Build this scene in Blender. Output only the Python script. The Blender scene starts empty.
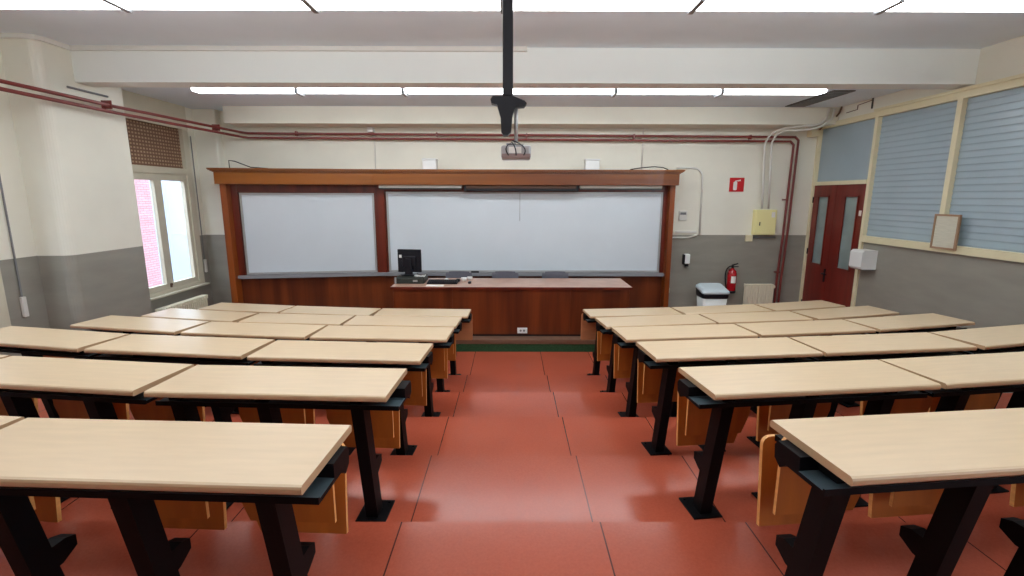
import bpy, bmesh, math, random
from mathutils import Vector, Matrix
random.seed(4)
PI = math.pi
SC = bpy.context.scene
COL = SC.collection

# ------------------------------------------------------------------ materials
def srgb(r, g, b):
    f = lambda c: (c/255/12.92) if c/255 <= .04045 else ((c/255+.055)/1.055)**2.4
    return (f(r), f(g), f(b), 1)

def mat(name, col, rough=.5, metal=0, spec=.5, noise=None, bump=0, coat=0):
    """noise = (scale xyz, amount, detail): value variation over object coords"""
    m = bpy.data.materials.new(name); m.use_nodes = True
    nt = m.node_tree; b = nt.nodes['Principled BSDF']
    b.inputs['Base Color'].default_value = col
    b.inputs['Roughness'].default_value = rough
    b.inputs['Metallic'].default_value = metal
    b.inputs['Specular IOR Level'].default_value = spec
    b.inputs['Coat Weight'].default_value = coat
    if noise:
        sc, amt = noise[0], noise[1]
        tc = nt.nodes.new('ShaderNodeTexCoord'); mp = nt.nodes.new('ShaderNodeMapping')
        mp.inputs['Scale'].default_value = sc
        n = nt.nodes.new('ShaderNodeTexNoise'); n.inputs['Scale'].default_value = 1
        n.inputs['Detail'].default_value = 5
        nt.links.new(tc.outputs['Object'], mp.inputs[0]); nt.links.new(mp.outputs[0], n.inputs['Vector'])
        cr = nt.nodes.new('ShaderNodeValToRGB')
        lo = tuple(c*(1-amt) for c in col[:3])+(1,); hi = tuple(min(1, c*(1+amt)) for c in col[:3])+(1,)
        cr.color_ramp.elements[0].color = lo; cr.color_ramp.elements[1].color = hi
        cr.color_ramp.elements[0].position = .3; cr.color_ramp.elements[1].position = .7
        nt.links.new(n.outputs[0], cr.inputs[0]); nt.links.new(cr.outputs[0], b.inputs['Base Color'])
        if bump:
            bp = nt.nodes.new('ShaderNodeBump'); bp.inputs['Strength'].default_value = bump
            bp.inputs['Distance'].default_value = .01
            nt.links.new(n.outputs[0], bp.inputs['Height']); nt.links.new(bp.outputs[0], b.inputs['Normal'])
    return m

def emis(name, col, strength):
    m = bpy.data.materials.new(name); m.use_nodes = True
    nt = m.node_tree; nt.nodes.clear()
    e = nt.nodes.new('ShaderNodeEmission'); e.inputs[0].default_value = col; e.inputs[1].default_value = strength
    o = nt.nodes.new('ShaderNodeOutputMaterial'); nt.links.new(e.outputs[0], o.inputs[0])
    return m

M = {}
M['wall'] = mat('cream_wall_paint', srgb(231, 229, 215), .75, noise=((1.5, 1.5, 1.5), .04), bump=.02)
M['ceil'] = mat('ceiling_paint', srgb(226, 238, 248), .8, noise=((1, 1, 1), .03))
M['beam'] = mat('beam_paint', srgb(236, 240, 236), .75, noise=((1, 1, 1), .02))
M['wains'] = mat('grey_gloss_dado_paint', srgb(147, 144, 134), .42, noise=((2, 2, 7), .08), bump=.03)
M['cream'] = mat('cream_gloss_paint', srgb(226, 217, 182), .4, noise=((3, 3, 3), .04))
M['winframe'] = mat('window_frame_paint', srgb(205, 200, 180), .45, noise=((3, 3, 3), .04))
M['laminate'] = mat('pale_wood_laminate', srgb(208, 184, 150), .30, noise=((5, 40, 5), .04), spec=.45)
M['edge'] = mat('laminate_edge', srgb(188, 156, 120), .4, noise=((8, 8, 8), .05))
M['black'] = mat('black_painted_steel', srgb(8, 8, 11), .55, noise=((6, 6, 6), .15), spec=.12)
M['tray'] = mat('tray_top_painted_sheen', srgb(62, 76, 82), .35, noise=((6, 6, 6), .1))  # light reflected off the black tray, painted in as a grey-blue colour
M['ply'] = mat('orange_beech_plywood', srgb(176, 98, 34), .48, noise=((14, 14, 2.5), .14))
M['plyedge'] = mat('plywood_edge', srgb(220, 160, 92), .45, noise=((4, 4, 60), .12))
M['front'] = mat('tan_plywood_front', srgb(186, 124, 84), .45, noise=((3, 3, 14), .12))
M['ledge'] = mat('grey_ledge_laminate', srgb(138, 138, 142), .45)
M['white'] = mat('white_plastic', srgb(226, 228, 226), .4)
M['whitem'] = mat('white_enamel', srgb(220, 219, 212), .45)
M['grey'] = mat('grey_plastic', srgb(120, 122, 124), .5)
M['alu'] = mat('brushed_aluminium', srgb(176, 176, 176), .38, metal=.5)
M['dark'] = mat('dark_plastic', srgb(17, 17, 25), .45, spec=.35)
M['pipe'] = mat('oxblood_pipe_paint', srgb(122, 52, 48), .3, noise=((4, 4, 4), .1), coat=.3)
M['doorm'] = mat('dark_red_door_wood', srgb(112, 28, 18), .38, noise=((10, 10, 1.2), .2), coat=.2)
M['rad'] = mat('radiator_enamel', srgb(236, 230, 206), .4)
M['redext'] = mat('extinguisher_red', srgb(170, 18, 28), .25, coat=.4)
M['redsign'] = mat('sign_red', srgb(200, 20, 28), .5)
M['yellow'] = mat('pale_yellow_enamel', srgb(238, 230, 166), .45)
M['green'] = mat('green_riser_carpet', srgb(34, 74, 44), .9, noise=((60, 60, 60), .3), bump=.2)
M['nosing'] = mat('brown_nosing', srgb(108, 78, 60), .5, noise=((10, 10, 10), .1))
M['chair'] = mat('grey_chair_shell', srgb(98, 98, 108), .5)
M['paper'] = mat('paper', srgb(238, 236, 230), .7)
M['papertext'] = mat('printed_notice', srgb(206, 204, 186), .6, noise=((1, 8, 60), .07))
M['frame_wood'] = mat('notice_frame', srgb(160, 128, 100), .5)
M['pale'] = mat('pale_facade_render', srgb(150, 158, 176), .9, noise=((.4, .4, .4), .12))
M['soot'] = mat('dark_vent_metal', srgb(80, 80, 78), .6)

def wood(name, c1, c2, sx=5., sz=.35, rough=.32, horizontal=False, fleck=.25):
    """streaky veneer; streaks run along z (or x when horizontal)"""
    m = bpy.data.materials.new(name); m.use_nodes = True
    nt = m.node_tree; b = nt.nodes['Principled BSDF']; L = nt.links
    tc = nt.nodes.new('ShaderNodeTexCoord')
    def nz(scale, det):
        mp = nt.nodes.new('ShaderNodeMapping'); mp.inputs['Scale'].default_value = scale
        n = nt.nodes.new('ShaderNodeTexNoise'); n.inputs['Scale'].default_value = 1; n.inputs['Detail'].default_value = det
        L.new(tc.outputs['Object'], mp.inputs[0]); L.new(mp.outputs[0], n.inputs['Vector']); return n
    if horizontal:
        a = nz((sz, sz, sx), 2); f = nz((sz*4, sz*4, sx*9), 4)
    else:
        a = nz((sx, sx, sz), 2); f = nz((sx*9, sx*9, sz*4), 4)
    cr = nt.nodes.new('ShaderNodeValToRGB'); cr.color_ramp.elements[0].color = c1; cr.color_ramp.elements[1].color = c2
    cr.color_ramp.elements[0].position = .36; cr.color_ramp.elements[1].position = .64
    L.new(a.outputs[0], cr.inputs[0])
    mr = nt.nodes.new('ShaderNodeMapRange'); mr.inputs[3].default_value = 1-fleck; mr.inputs[4].default_value = 1+fleck
    L.new(f.outputs[0], mr.inputs[0])
    mx = nt.nodes.new('ShaderNodeVectorMath'); mx.operation = 'SCALE'
    L.new(cr.outputs[0], mx.inputs[0]); L.new(mr.outputs[0], mx.inputs['Scale'])
    L.new(mx.outputs[0], b.inputs['Base Color'])
    b.inputs['Roughness'].default_value = rough; b.inputs['Coat Weight'].default_value = .15
    return m
M['maho'] = wood('mahogany_veneer_panelling', srgb(82, 34, 14), srgb(120, 56, 24), 4.5)
M['maho_frame'] = wood('orange_brown_fascia_wood', srgb(110, 54, 10), srgb(142, 80, 14), 3, .25, horizontal=True)
M['maho_leg'] = wood('orange_brown_post_wood', srgb(112, 52, 16), srgb(138, 68, 22), 6, .5)
M['maho_dark'] = wood('dark_red_mahogany', srgb(84, 26, 16), srgb(112, 40, 22), 6)
M['desktop'] = wood('pinkish_brown_desk_laminate', srgb(176, 138, 118), srgb(190, 152, 132), 5, .4, .35, fleck=.08)

def whiteboard_mat(name, c):
    m = mat(name, c, .28, spec=.5, noise=((1.2, 1.2, 1.2), .03)); return m
M['wb'] = whiteboard_mat('whiteboard_enamel', srgb(206, 214, 220))

def floor_mat():
    m = bpy.data.materials.new('red_terrazzo_floor'); m.use_nodes = True
    nt = m.node_tree; b = nt.nodes['Principled BSDF']; L = nt.links
    tc = nt.nodes.new('ShaderNodeTexCoord'); sp = nt.nodes.new('ShaderNodeSeparateXYZ')
    L.new(tc.outputs['Object'], sp.inputs[0])
    def math_(op, a, bb, v=None):
        n = nt.nodes.new('ShaderNodeMath'); n.operation = op
        L.new(a, n.inputs[0])
        if hasattr(bb, 'links'): L.new(bb, n.inputs[1])
        else: n.inputs[1].default_value = bb
        return n.outputs[0]
    cur = None
    for x in (-4.35, -3.4, -2.45, -1.47, -.525, .43, 1.13, 2.08, 3.03, 3.98):
        d = nt.nodes.new('ShaderNodeMath'); d.operation = 'ABSOLUTE'
        L.new(math_('SUBTRACT', sp.outputs[0], x), d.inputs[0])
        cur = d.outputs[0] if cur is None else math_('MINIMUM', cur, d.outputs[0])
    seam = math_('LESS_THAN', cur, .0035)
    n1 = nt.nodes.new('ShaderNodeTexNoise'); n1.inputs['Scale'].default_value = 90; n1.inputs['Detail'].default_value = 3
    n2 = nt.nodes.new('ShaderNodeTexNoise'); n2.inputs['Scale'].default_value = 1.1; n2.inputs['Detail'].default_value = 2
    L.new(tc.outputs['Object'], n1.inputs['Vector']); L.new(tc.outputs['Object'], n2.inputs['Vector'])
    cr = nt.nodes.new('ShaderNodeValToRGB')
    cr.color_ramp.elements[0].color = srgb(158, 72, 51); cr.color_ramp.elements[1].color = srgb(177, 87, 63)
    cr.color_ramp.elements[0].position = .3; cr.color_ramp.elements[1].position = .7
    mixn = math_('ADD', math_('MULTIPLY', n1.outputs[0], .45), math_('MULTIPLY', n2.outputs[0], .55))
    L.new(mixn, cr.inputs[0])
    mx = nt.nodes.new('ShaderNodeMix'); mx.data_type = 'RGBA'
    L.new(seam, mx.inputs[0]); L.new(cr.outputs[0], mx.inputs[6]); mx.inputs[7].default_value = srgb(78, 38, 32)
    L.new(mx.outputs[2], b.inputs['Base Color'])
    mr = nt.nodes.new('ShaderNodeMapRange'); mr.inputs[3].default_value = .20; mr.inputs[4].default_value = .22
    L.new(n2.outputs[0], mr.inputs[0]); L.new(mr.outputs[0], b.inputs['Roughness'])
    b.inputs['Specular IOR Level'].default_value = .5
    return m
M['floor'] = floor_mat()

def brick_mat():
    m = bpy.data.materials.new('pink_brick_facade'); m.use_nodes = True
    nt = m.node_tree; b = nt.nodes['Principled BSDF']; L = nt.links
    tc = nt.nodes.new('ShaderNodeTexCoord'); sp = nt.nodes.new('ShaderNodeSeparateXYZ'); cb = nt.nodes.new('ShaderNodeCombineXYZ')
    L.new(tc.outputs['Object'], sp.inputs[0]); L.new(sp.outputs[1], cb.inputs[0]); L.new(sp.outputs[2], cb.inputs[1])
    br = nt.nodes.new('ShaderNodeTexBrick'); L.new(cb.outputs[0], br.inputs['Vector'])
    br.inputs['Scale'].default_value = 1; br.inputs['Brick Width'].default_value = .19; br.inputs['Row Height'].default_value = .055
    br.inputs['Mortar Size'].default_value = .006
    br.inputs['Color1'].default_value = srgb(164, 118, 122); br.inputs['Color2'].default_value = srgb(172, 132, 136)
    br.inputs['Mortar'].default_value = srgb(126, 80, 86)
    L.new(br.outputs[0], b.inputs['Base Color']); b.inputs['Roughness'].default_value = .9
    return m
M['brick'] = brick_mat()

def glass_mat(name, tint, refl=.08, rough=.02):
    m = bpy.data.materials.new(name); m.use_nodes = True
    nt = m.node_tree; nt.nodes.clear(); L = nt.links
    t = nt.nodes.new('ShaderNodeBsdfTransparent'); t.inputs[0].default_value = tint
    g = nt.nodes.new('ShaderNodeBsdfGlossy'); g.inputs['Roughness'].default_value = rough
    mx = nt.nodes.new('ShaderNodeMixShader'); mx.inputs[0].default_value = refl
    o = nt.nodes.new('ShaderNodeOutputMaterial')
    L.new(t.outputs[0], mx.inputs[1]); L.new(g.outputs[0], mx.inputs[2]); L.new(mx.outputs[0], o.inputs[0])
    return m
M['glass'] = glass_mat('clear_window_glass', (.93, .95, .96, 1))
M['blueglass'] = mat('blue_grey_frosted_glass', srgb(160, 178, 188), .28, noise=((1.5, 1.5, 1.5), .05))
M['doorglass'] = mat('door_frosted_glass', srgb(140, 158, 156), .25, noise=((1, 2, 2.2), .16))
def shutter_mat():
    m = mat('perforated_brown_roller_shutter', srgb(132, 104, 82), .6)
    nt = m.node_tree; b = nt.nodes['Principled BSDF']; L = nt.links
    tc = nt.nodes.new('ShaderNodeTexCoord'); sp = nt.nodes.new('ShaderNodeSeparateXYZ'); cb = nt.nodes.new('ShaderNodeCombineXYZ')
    L.new(tc.outputs['Object'], sp.inputs[0]); L.new(sp.outputs[1], cb.inputs[0]); L.new(sp.outputs[2], cb.inputs[1])
    br = nt.nodes.new('ShaderNodeTexBrick'); br.offset = 0; L.new(cb.outputs[0], br.inputs['Vector'])
    br.inputs['Scale'].default_value = 1; br.inputs['Brick Width'].default_value = .06; br.inputs['Row Height'].default_value = .05
    br.inputs['Mortar Size'].default_value = .013
    br.inputs['Color1'].default_value = srgb(186, 160, 132); br.inputs['Color2'].default_value = srgb(170, 142, 114)
    br.inputs['Mortar'].default_value = srgb(120, 88, 68)
    L.new(br.outputs[0], b.inputs['Base Color'])
    return m
M['shutter'] = shutter_mat()

# ------------------------------------------------------------------ mesh helpers
def add_box(bm, x0, x1, y0, y1, z0, z1, bev=0, mi=0):
    vs = [bm.verts.new((x, y, z)) for x in (x0, x1) for y in (y0, y1) for z in (z0, z1)]
    fs = []
    for q in ((0, 1, 3, 2), (4, 6, 7, 5), (0, 4, 5, 1), (2, 3, 7, 6), (0, 2, 6, 4), (1, 5, 7, 3)):
        f = bm.faces.new([vs[i] for i in q]); f.material_index = mi; fs.append(f)
    if bev:
        es = list({e for f in fs for e in f.edges})
        r = bmesh.ops.bevel(bm, geom=es, offset=bev, segments=2, profile=.5, affect='EDGES')
        for f in r['faces']: f.material_index = mi
    return vs

def add_prism(bm, pts, axis, a0, a1, mi=0):
    """extrude polygon pts (2-D) along axis between a0 and a1"""
    def P(p, a):
        if axis == 'x': return (a, p[0], p[1])
        if axis == 'y': return (p[0], a, p[1])
        return (p[0], p[1], a)
    A = [bm.verts.new(P(p, a0)) for p in pts]; B = [bm.verts.new(P(p, a1)) for p in pts]
    n = len(pts); fs = [bm.faces.new(A[::-1]), bm.faces.new(B)]
    for i in range(n): fs.append(bm.faces.new([A[i], A[(i+1) % n], B[(i+1) % n], B[i]]))
    for f in fs: f.material_index = mi
    return fs

def add_tube(bm, pts, r, seg=10, mi=0, smooth=True):
    pts = [Vector(p) for p in pts]; rings = []
    up = Vector((0, 0, 1))
    prevn = None
    for i, p in enumerate(pts):
        if i == 0: d = pts[1]-p
        elif i == len(pts)-1: d = p-pts[i-1]
        else: d = (pts[i+1]-p).normalized()+(p-pts[i-1]).normalized()
        d.normalize()
        if prevn is None:
            n = d.cross(up if abs(d.z) < .9 else Vector((1, 0, 0))).normalized()
        else:
            n = (prevn-d*prevn.dot(d)).normalized()
        prevn = n; bb = d.cross(n)
        rr = r[i] if isinstance(r, (list, tuple)) else r
        rings.append([bm.verts.new(p+(n*math.cos(2*PI*k/seg)+bb*math.sin(2*PI*k/seg))*rr) for k in range(seg)])
    for a, b in zip(rings, rings[1:]):
        for k in range(seg):
            f = bm.faces.new([a[k], a[(k+1) % seg], b[(k+1) % seg], b[k]]); f.smooth = smooth; f.material_index = mi
    bm.faces.new(rings[0][::-1]).material_index = mi; bm.faces.new(rings[-1]).material_index = mi

def add_lathe(bm, prof, c=(0, 0, 0), seg=24, mi=0, axis='z'):
    rings = []
    for r, z in prof:
        ring = []
        for k in range(seg):
            a = 2*PI*k/seg
            v = (r*math.cos(a), r*math.sin(a), z)
            if axis == 'x': v = (z, v[0], v[1])
            if axis == 'y': v = (v[0], z, v[1])
            ring.append(bm.verts.new((c[0]+v[0], c[1]+v[1], c[2]+v[2])))
        rings.append(ring)
    for a, b in zip(rings, rings[1:]):
        for k in range(seg):
            f = bm.faces.new([a[k], a[(k+1) % seg], b[(k+1) % seg], b[k]]); f.smooth = True; f.material_index = mi
    bm.faces.new(rings[0][::-1]).material_index = mi; bm.faces.new(rings[-1]).material_index = mi

def rounded(w0, w1, h0, h1, r, seg=4, corners=(1, 1, 1, 1)):
    """rounded rectangle outline: corner order (w0,h0),(w1,h0),(w1,h1),(w0,h1)"""
    out = []
    for (cx, cy, a0, on, px, py) in ((w0+r, h0+r, PI, corners[0], w0, h0), (w1-r, h0+r, 1.5*PI, corners[1], w1, h0),
                                     (w1-r, h1-r, 0, corners[2], w1, h1), (w0+r, h1-r, .5*PI, corners[3], w0, h1)):
        if not on: out.append((px, py)); continue
        for k in range(seg+1):
            a = a0+k*PI/2/seg; out.append((cx+r*math.cos(a), cy+r*math.sin(a)))
    return out

def bez(p0, p1, p2, n=8):
    p0, p1, p2 = map(Vector, (p0, p1, p2))
    return [((1-t)**2)*p0+2*t*(1-t)*p1+t*t*p2 for t in [i/n for i in range(n+1)]]

def obj(name, bm, mats, parent=None, loc=None):
    bmesh.ops.recalc_face_normals(bm, faces=bm.faces)
    me = bpy.data.meshes.new(name); bm.to_mesh(me); bm.free()
    if not isinstance(mats, (list, tuple)): mats = [mats]
    for m in mats: me.materials.append(m)
    o = bpy.data.objects.new(name, me); COL.objects.link(o)
    if parent is not None: o.parent = parent
    if loc: o.location = loc
    return o

def tag(o, label, cat, group=None):
    o['label'] = label; o['category'] = cat
    if group: o['group'] = group
    return o

def thing(name, label, cat, loc=(0, 0, 0), rz=0, group=None):
    o = bpy.data.objects.new(name, None); COL.objects.link(o); o.empty_display_size = .1
    o.location = loc; o.rotation_euler = (0, 0, rz)
    return tag(o, label, cat, group)

def struct(name, bm, mats, parent=None):
    o = obj(name, bm, mats, parent)
    if parent is None: o['kind'] = 'structure'
    return o

def B(): return bmesh.new()
def boxobj(name, d, m, parent=None, bev=0):
    bm = B(); add_box(bm, *d, bev=bev); return obj(name, bm, m, parent)

def copy_tree(o, parent=None):
    c = o.copy(); COL.objects.link(c); c.parent = parent
    for ch in [x for x in bpy.data.objects if x.parent == o]: copy_tree(ch, c)
    return c

# ------------------------------------------------------------------ room numbers (metres)
XL, XP, XR = -5.25, -4.89, 5.2         # window wall, pier face, corridor wall
YB, YN = 8.55, -3.4                    # board wall, rear wall
DADO = 1.59
CEIL = 3.865
TIER = [(2.092, .705), (2.954, .562), (3.816, .424), (4.678, .283), (5.539, .138)]

# floor: tiers descending to the front
bm = B(); y0 = YN
for ye, zf in TIER:
    add_box(bm, XL, XR, y0, ye, -.1, zf); y0 = ye
add_box(bm, XL, XR, y0, YB, -.1, 0)
struct('floor', bm, M['floor'])

# ceiling with main beam and a rear lowered bay
bm = B(); add_box(bm, XL-.2, XR+.2, YN-.2, 6.05, CEIL, CEIL+.15)
add_box(bm, XL-.2, XR+.2, 6.05, YB+.2, 3.645, 3.8); struct('ceiling', bm, M['ceil'])
bm = B(); add_box(bm, XL-.2, XR, 5.78, 6.05, 3.495, CEIL); struct('trim_1', bm, M['beam'])
bm = B(); add_box(bm, XL-.2, XR, .2, .5, 3.495, CEIL); struct('trim_2', bm, M['beam'])
# shallow lintel along the board wall
bm = B(); add_box(bm, -4.58, XR, 8.1, YB, 3.385, 3.645); struct('trim_3', bm, M['wall'])

def wall_two_tone(name, boxes, dz=DADO):
    """boxes: (x0,x1,y0,y1,z0,z1); lower part below dz grey, upper cream"""
    bm = B()
    for (a, b, c, d, e, f) in boxes:
        if f <= dz: add_box(bm, a, b, c, d, e, f, mi=1)
        elif e >= dz: add_box(bm, a, b, c, d, e, f, mi=0)
        else:
            add_box(bm, a, b, c, d, e, dz, mi=1); add_box(bm, a, b, c, d, dz, f, mi=0)
    return struct(name, bm, [M['wall'], M['wains']])

wall_two_tone('wall_front', [(XL-.2, XR+.2, YB, YB+.2, -.1, CEIL)])
wall_two_tone('wall_rear', [(XL-.2, XR+.2, YN-.2, YN, -.1, CEIL)])
# left wall: window wall with two openings, piers standing proud
W1 = (6.62, 8.18); W2 = (3.36, 4.93); WZ = (.79, 3.66); W3 = (.2, 1.75)
bx = []
ys = [YN, W3[0], W3[1], W2[0], W2[1], W1[0], W1[1], YB]
for i in range(0, 7, 2): bx.append((XL-.2, XL, ys[i], ys[i+1], -.1, CEIL))
for w in (W1, W2, W3):
    bx.append((XL-.2, XL, w[0], w[1], -.1, WZ[0])); bx.append((XL-.2, XL, w[0], w[1], WZ[1], CEIL))
wall_two_tone('wall_left', bx)
# piers with a rounded near corner
def pier(name, y0, y1, r=.13):
    bm = B()
    for z0, z1, mi in ((-.1, DADO, 1), (DADO, CEIL, 0)):
        pts = [(XL, y0)]
        for k in range(7):
            a = -PI/2+k*PI/12; pts.append((XP-r+r*math.cos(a), y0+r+r*math.sin(a)))
        pts += [(XP, y1), (XL, y1)]
        fs = add_prism(bm, pts, 'z', z0, z1, mi)
        for f in fs[2:]: f.smooth = False
    struct(name, bm, [M['wall'], M['wains']])
pier('wall_left_pier', 5.36, 6.45, .1)
pier('wall_left_pier_near', 2.0, 3.0)
pier('wall_left_pier_far', 8.38, YB, .03)

# right wall: solid with glazed band; door opening in the far corner
SY = 7.2
bx = [(XR, XR+.2, YN, SY, -.1, 1.60), (XR, XR+.2, YN, YB, 3.44, CEIL)]
wall_two_tone('wall_right', bx, 1.60)
# cream frame of the glazed band and the door
bm = B()
add_box(bm, XR-.045, XR+.05, YN, SY-.03, 1.60, 1.69)                 # sill board
add_box(bm, XR-.03, XR+.05, YN, YB, 3.36, 3.44)                      # head rail
add_box(bm, XR-.05, XR, YN, SY+.05, 3.44, 3.475)
add_box(bm, XR-.03, XR+.06, SY-.03, SY+.03, 0, 3.36)                 # door post
add_box(bm, XR-.03, XR+.06, YB-.05, YB, 0, 3.36)                     # far door post
add_box(bm, XR-.03, XR+.06, SY+.05, YB-.05, 2.44, 2.50)                      # transom bar
for y in (5.90, 4.60, 3.30, 2.0, .7, -.6, -1.9): add_box(bm, XR-.03, XR+.05, y-.035, y+.035, 1.69, 3.36)
struct('trim_4', bm, M['cream'])
# glazed panels: ribbed blinds behind glass
def ribbed(name, y0, y1, z0, z1, ribs=True):
    bm = B(); add_box(bm, XR+.03, XR+.05, y0, y1, z0, z1)
    if ribs:
        n = int((z1-z0)/.075)
        for i in range(n):
            z = z0+(i+.5)*(z1-z0)/n
            add_prism(bm, [(XR+.03, z-.03), (XR+.024, z-.018), (XR+.03, z+.03)], 'y', y0, y1)
    return struct(name, bm, M['blueglass'])
e = [7.17, 5.935, 5.865, 4.635, 4.565, 3.335, 3.265, 2.035, 1.965, .735, .665, -.565]
for i in range(0, 12, 2): ribbed('window_%d' % (i//2+4), e[i+1], e[i], 1.69, 3.36)
ribbed('window_10', 7.23, 8.5, 2.50, 3.36, False)

# ------------------------------------------------------------------ double door
dr = bpy.data.objects.new('door_1', None); COL.objects.link(dr); dr['kind'] = 'structure'; dr.location = (XR, 7.83, 0)
def leaf(y0, y1, gy0, gy1, hinge):
    bm = B(); x0, x1 = .0, .045; g0, g1 = 1.12, 2.27
    add_box(bm, x0, x1, y0, gy0, .01, 2.44); add_box(bm, x0, x1, gy1, y1, .01, 2.44)
    add_box(bm, x0, x1, gy0, gy1, .01, g0); add_box(bm, x0, x1, gy0, gy1, g1, 2.44)
    for (a, b, c, d) in ((gy0, gy0+.02, g0, g1), (gy1-.02, gy1, g0, g1), (gy0, gy1, g0, g0+.02), (gy0, gy1, g1-.02, g1)):
        add_box(bm, -.012, .0, a, b, c, d)
    lf = obj('door_leaf', bm, M['doorm'], dr)
    bm = B(); add_box(bm, .018, .028, gy0, gy1, g0, g1); obj('door_glass', bm, M['doorglass'], lf)
    for z in (.4, 1.32, 2.2):
        bm = B(); add_tube(bm, [(-.008, hinge, z-.05), (-.008, hinge, z+.05)], .011); obj('hinge', bm, M['dark'], lf)
    return lf
lf1 = leaf(.095, .67, .25, .54, .67)
lf2 = leaf(-.60, .09, -.44, -.13, -.595)
bm = B(); add_box(bm, -.01, 0, .12, .16, .86, 1.08)
add_tube(bm, [(-.01, .14, 1.0), (-.06, .14, 1.0), (-.065, .13, 1.0), (-.065, .01, 1.0)], .011); obj('door_handle', bm, M['dark'], lf1)
bm = B(); add_box(bm, -.004, 0, -.53, -.48, 1.97, 2.05); obj('notice_sticker', bm, M['paper'], lf2)

# ------------------------------------------------------------------ left windows
def window(name, y0, y1):
    w = bpy.data.objects.new(name, None); COL.objects.link(w); w['kind'] = 'structure'; w.location = (XL, (y0+y1)/2, WZ[0])
    h = (y1-y0)/2; H = WZ[1]-WZ[0]; xa, xb = -.09, .02
    bm = B()
    add_box(bm, xa, xb, -h, -h+.09, 0, H); add_box(bm, xa, xb, h-.13, h, 0, H)
    add_box(bm, xa, xb, -h+.09, h-.13, H-.36, H); add_box(bm, xa, xb, -h+.09, h-.13, 1.78, 1.88)   # head panel, transom
    add_box(bm, xa, xb, -h+.09, h-.13, 0, .05)
    add_box(bm, xb, xb+.02, -h+.02, h-.02, H-.38, H-.34)
    obj('window_frame', bm, M['winframe'], w)
    bm = B(); add_box(bm, -.02, .085, -h-.04, h+.03, -.03, .0, bev=.006); obj('window_sill', bm, M['winframe'], w)
    bm = B(); add_box(bm, -.06, -.04, -h+.09, h-.13, 1.88, H-.36); obj('roller_shutter', bm, M['shutter'], w)
    ya, yb = -h+.09, h-.13; c = (ya+yb)/2
    for (a, b) in ((ya, c), (c, yb)):
        bm = B(); t = .075
        add_box(bm, -.06, .0, a, a+t, .05, 1.78); add_box(bm, -.06, .0, b-t, b, .05, 1.78)
        add_box(bm, -.06, .0, a+t, b-t, .05, .05+t*1.1); add_box(bm, -.06, .0, a+t, b-t, 1.78-t*1.3, 1.78)
        s = obj('casement', bm, M['winframe'], w)
        bm = B(); add_box(bm, -.035, -.031, a+t, b-t, .05+t, 1.78-t); obj('window_pane', bm, M['glass'], s)
    bm = B(); add_box(bm, 0, .015, c-.015, c+.015, .07, .13); add_tube(bm, [(.015, c, .1), (.03, c, .1), (.03, c, .13)], .006); obj('window_latch', bm, M['nosing'], w)
    return w
WN1 = window('window_1', *W1); WN2 = window('window_2', *W2); window('window_3', *W3)

def strap(w, y, z0, z1):
    dy, dz = y-w.location.y, z0-w.location.z
    bm = B(); add_box(bm, .012, .016, dy-.01, dy+.01, dz, dz+z1-z0); o = obj('shutter_strap', bm, M['grey'], w)
    bm = B(); add_box(bm, .001, .035, dy-.024, dy+.024, dz-.16, dz+.06, bev=.006); obj('strap_winder', bm, M['whitem'], o)
strap(WN1, 8.25, 1.12, 3.2); strap(WN2, 5.10, 1.12, 3.2)

# ------------------------------------------------------------------ outside
b_ = thing('brick_building', 'pink brick building seen through the left window', 'building', (-8.6, 6, -3))
bm = B(); add_box(bm, -.4, 0, -9, 5.8, 0, 6.1); obj('brick_wall', bm, M['brick'], b_)
b_ = thing('rendered_building', 'pale blue-white rendered building seen beyond the brick one', 'building', (-11.6, 15, -3))
bm = B(); add_box(bm, -.4, 0, -6, 9, 0, 6.6); obj('rendered_wall', bm, M['pale'], b_)
bm = B(); add_box(bm, -12, XL-.25, -10, 26, -3.1, -3); struct('ground', bm, M['pale'])

# ------------------------------------------------------------------ podium
bm = B(); add_box(bm, -4.62, 2.75, 6.86, YB-.002, 0, .119, mi=0)
add_box(bm, -4.62, 2.75, 6.845, YB-.002, .119, .187, mi=1, bev=.008)
struct('floor_podium', bm, [M['green'], M['nosing']])

# ------------------------------------------------------------------ board casework
cw = thing('board_casework', 'long mahogany wall casework with orange-brown cornice around the whiteboards', 'wall casework', (0, YB, 0))
zc = .187
def q(dy): return dy-YB          # world y -> local
# dado panelling behind boards: centre and angled left wing as one prism
bend = (-2.28, 8.40); LE = (-4.56, 8.04)
bm = B()
add_prism(bm, [(bend[0], q(bend[1])), (2.68, q(8.40)), (2.68, -.003), (bend[0], -.003)], 'z', zc, 2.43)
add_prism(bm, [(LE[0], q(LE[1])), (bend[0], q(bend[1])), (bend[0], -.003), (LE[0], -.003)], 'z', zc, 2.43)
obj('back_panelling', bm, M['maho'], cw)
# dark surround around boards
bm = B()
add_box(bm, -2.31, -2.15, q(8.36), q(8.40), .94, 2.43)
add_box(bm, 2.575, 2.64, q(8.36), q(8.40), .94, 2.43)
add_box(bm, -2.31, 2.64, q(8.37), q(8.40), 2.325, 2.43)
ux, uy = bend[0]-LE[0], bend[1]-LE[1]; ul = math.hypot(ux, uy); ux /= ul; uy /= ul
def wing(bm, a, b, f, k, z0, z1, mi=0):
    """box on the wing: along a..b from the left end, from f to k in front of the panelling"""
    nx, ny = uy, -ux
    P = lambda s, d: (LE[0]+ux*s+nx*d, q(LE[1]+uy*s+ny*d))
    add_prism(bm, [P(a, f), P(b, f), P(b, k), P(a, k)], 'z', z0, z1, mi)
wing(bm, .0, .12, .04, 0, .94, 2.43); wing(bm, .0, ul, .03, 0, 2.31, 2.43)
obj('board_surround', bm, M['maho_dark'], cw)
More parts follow.
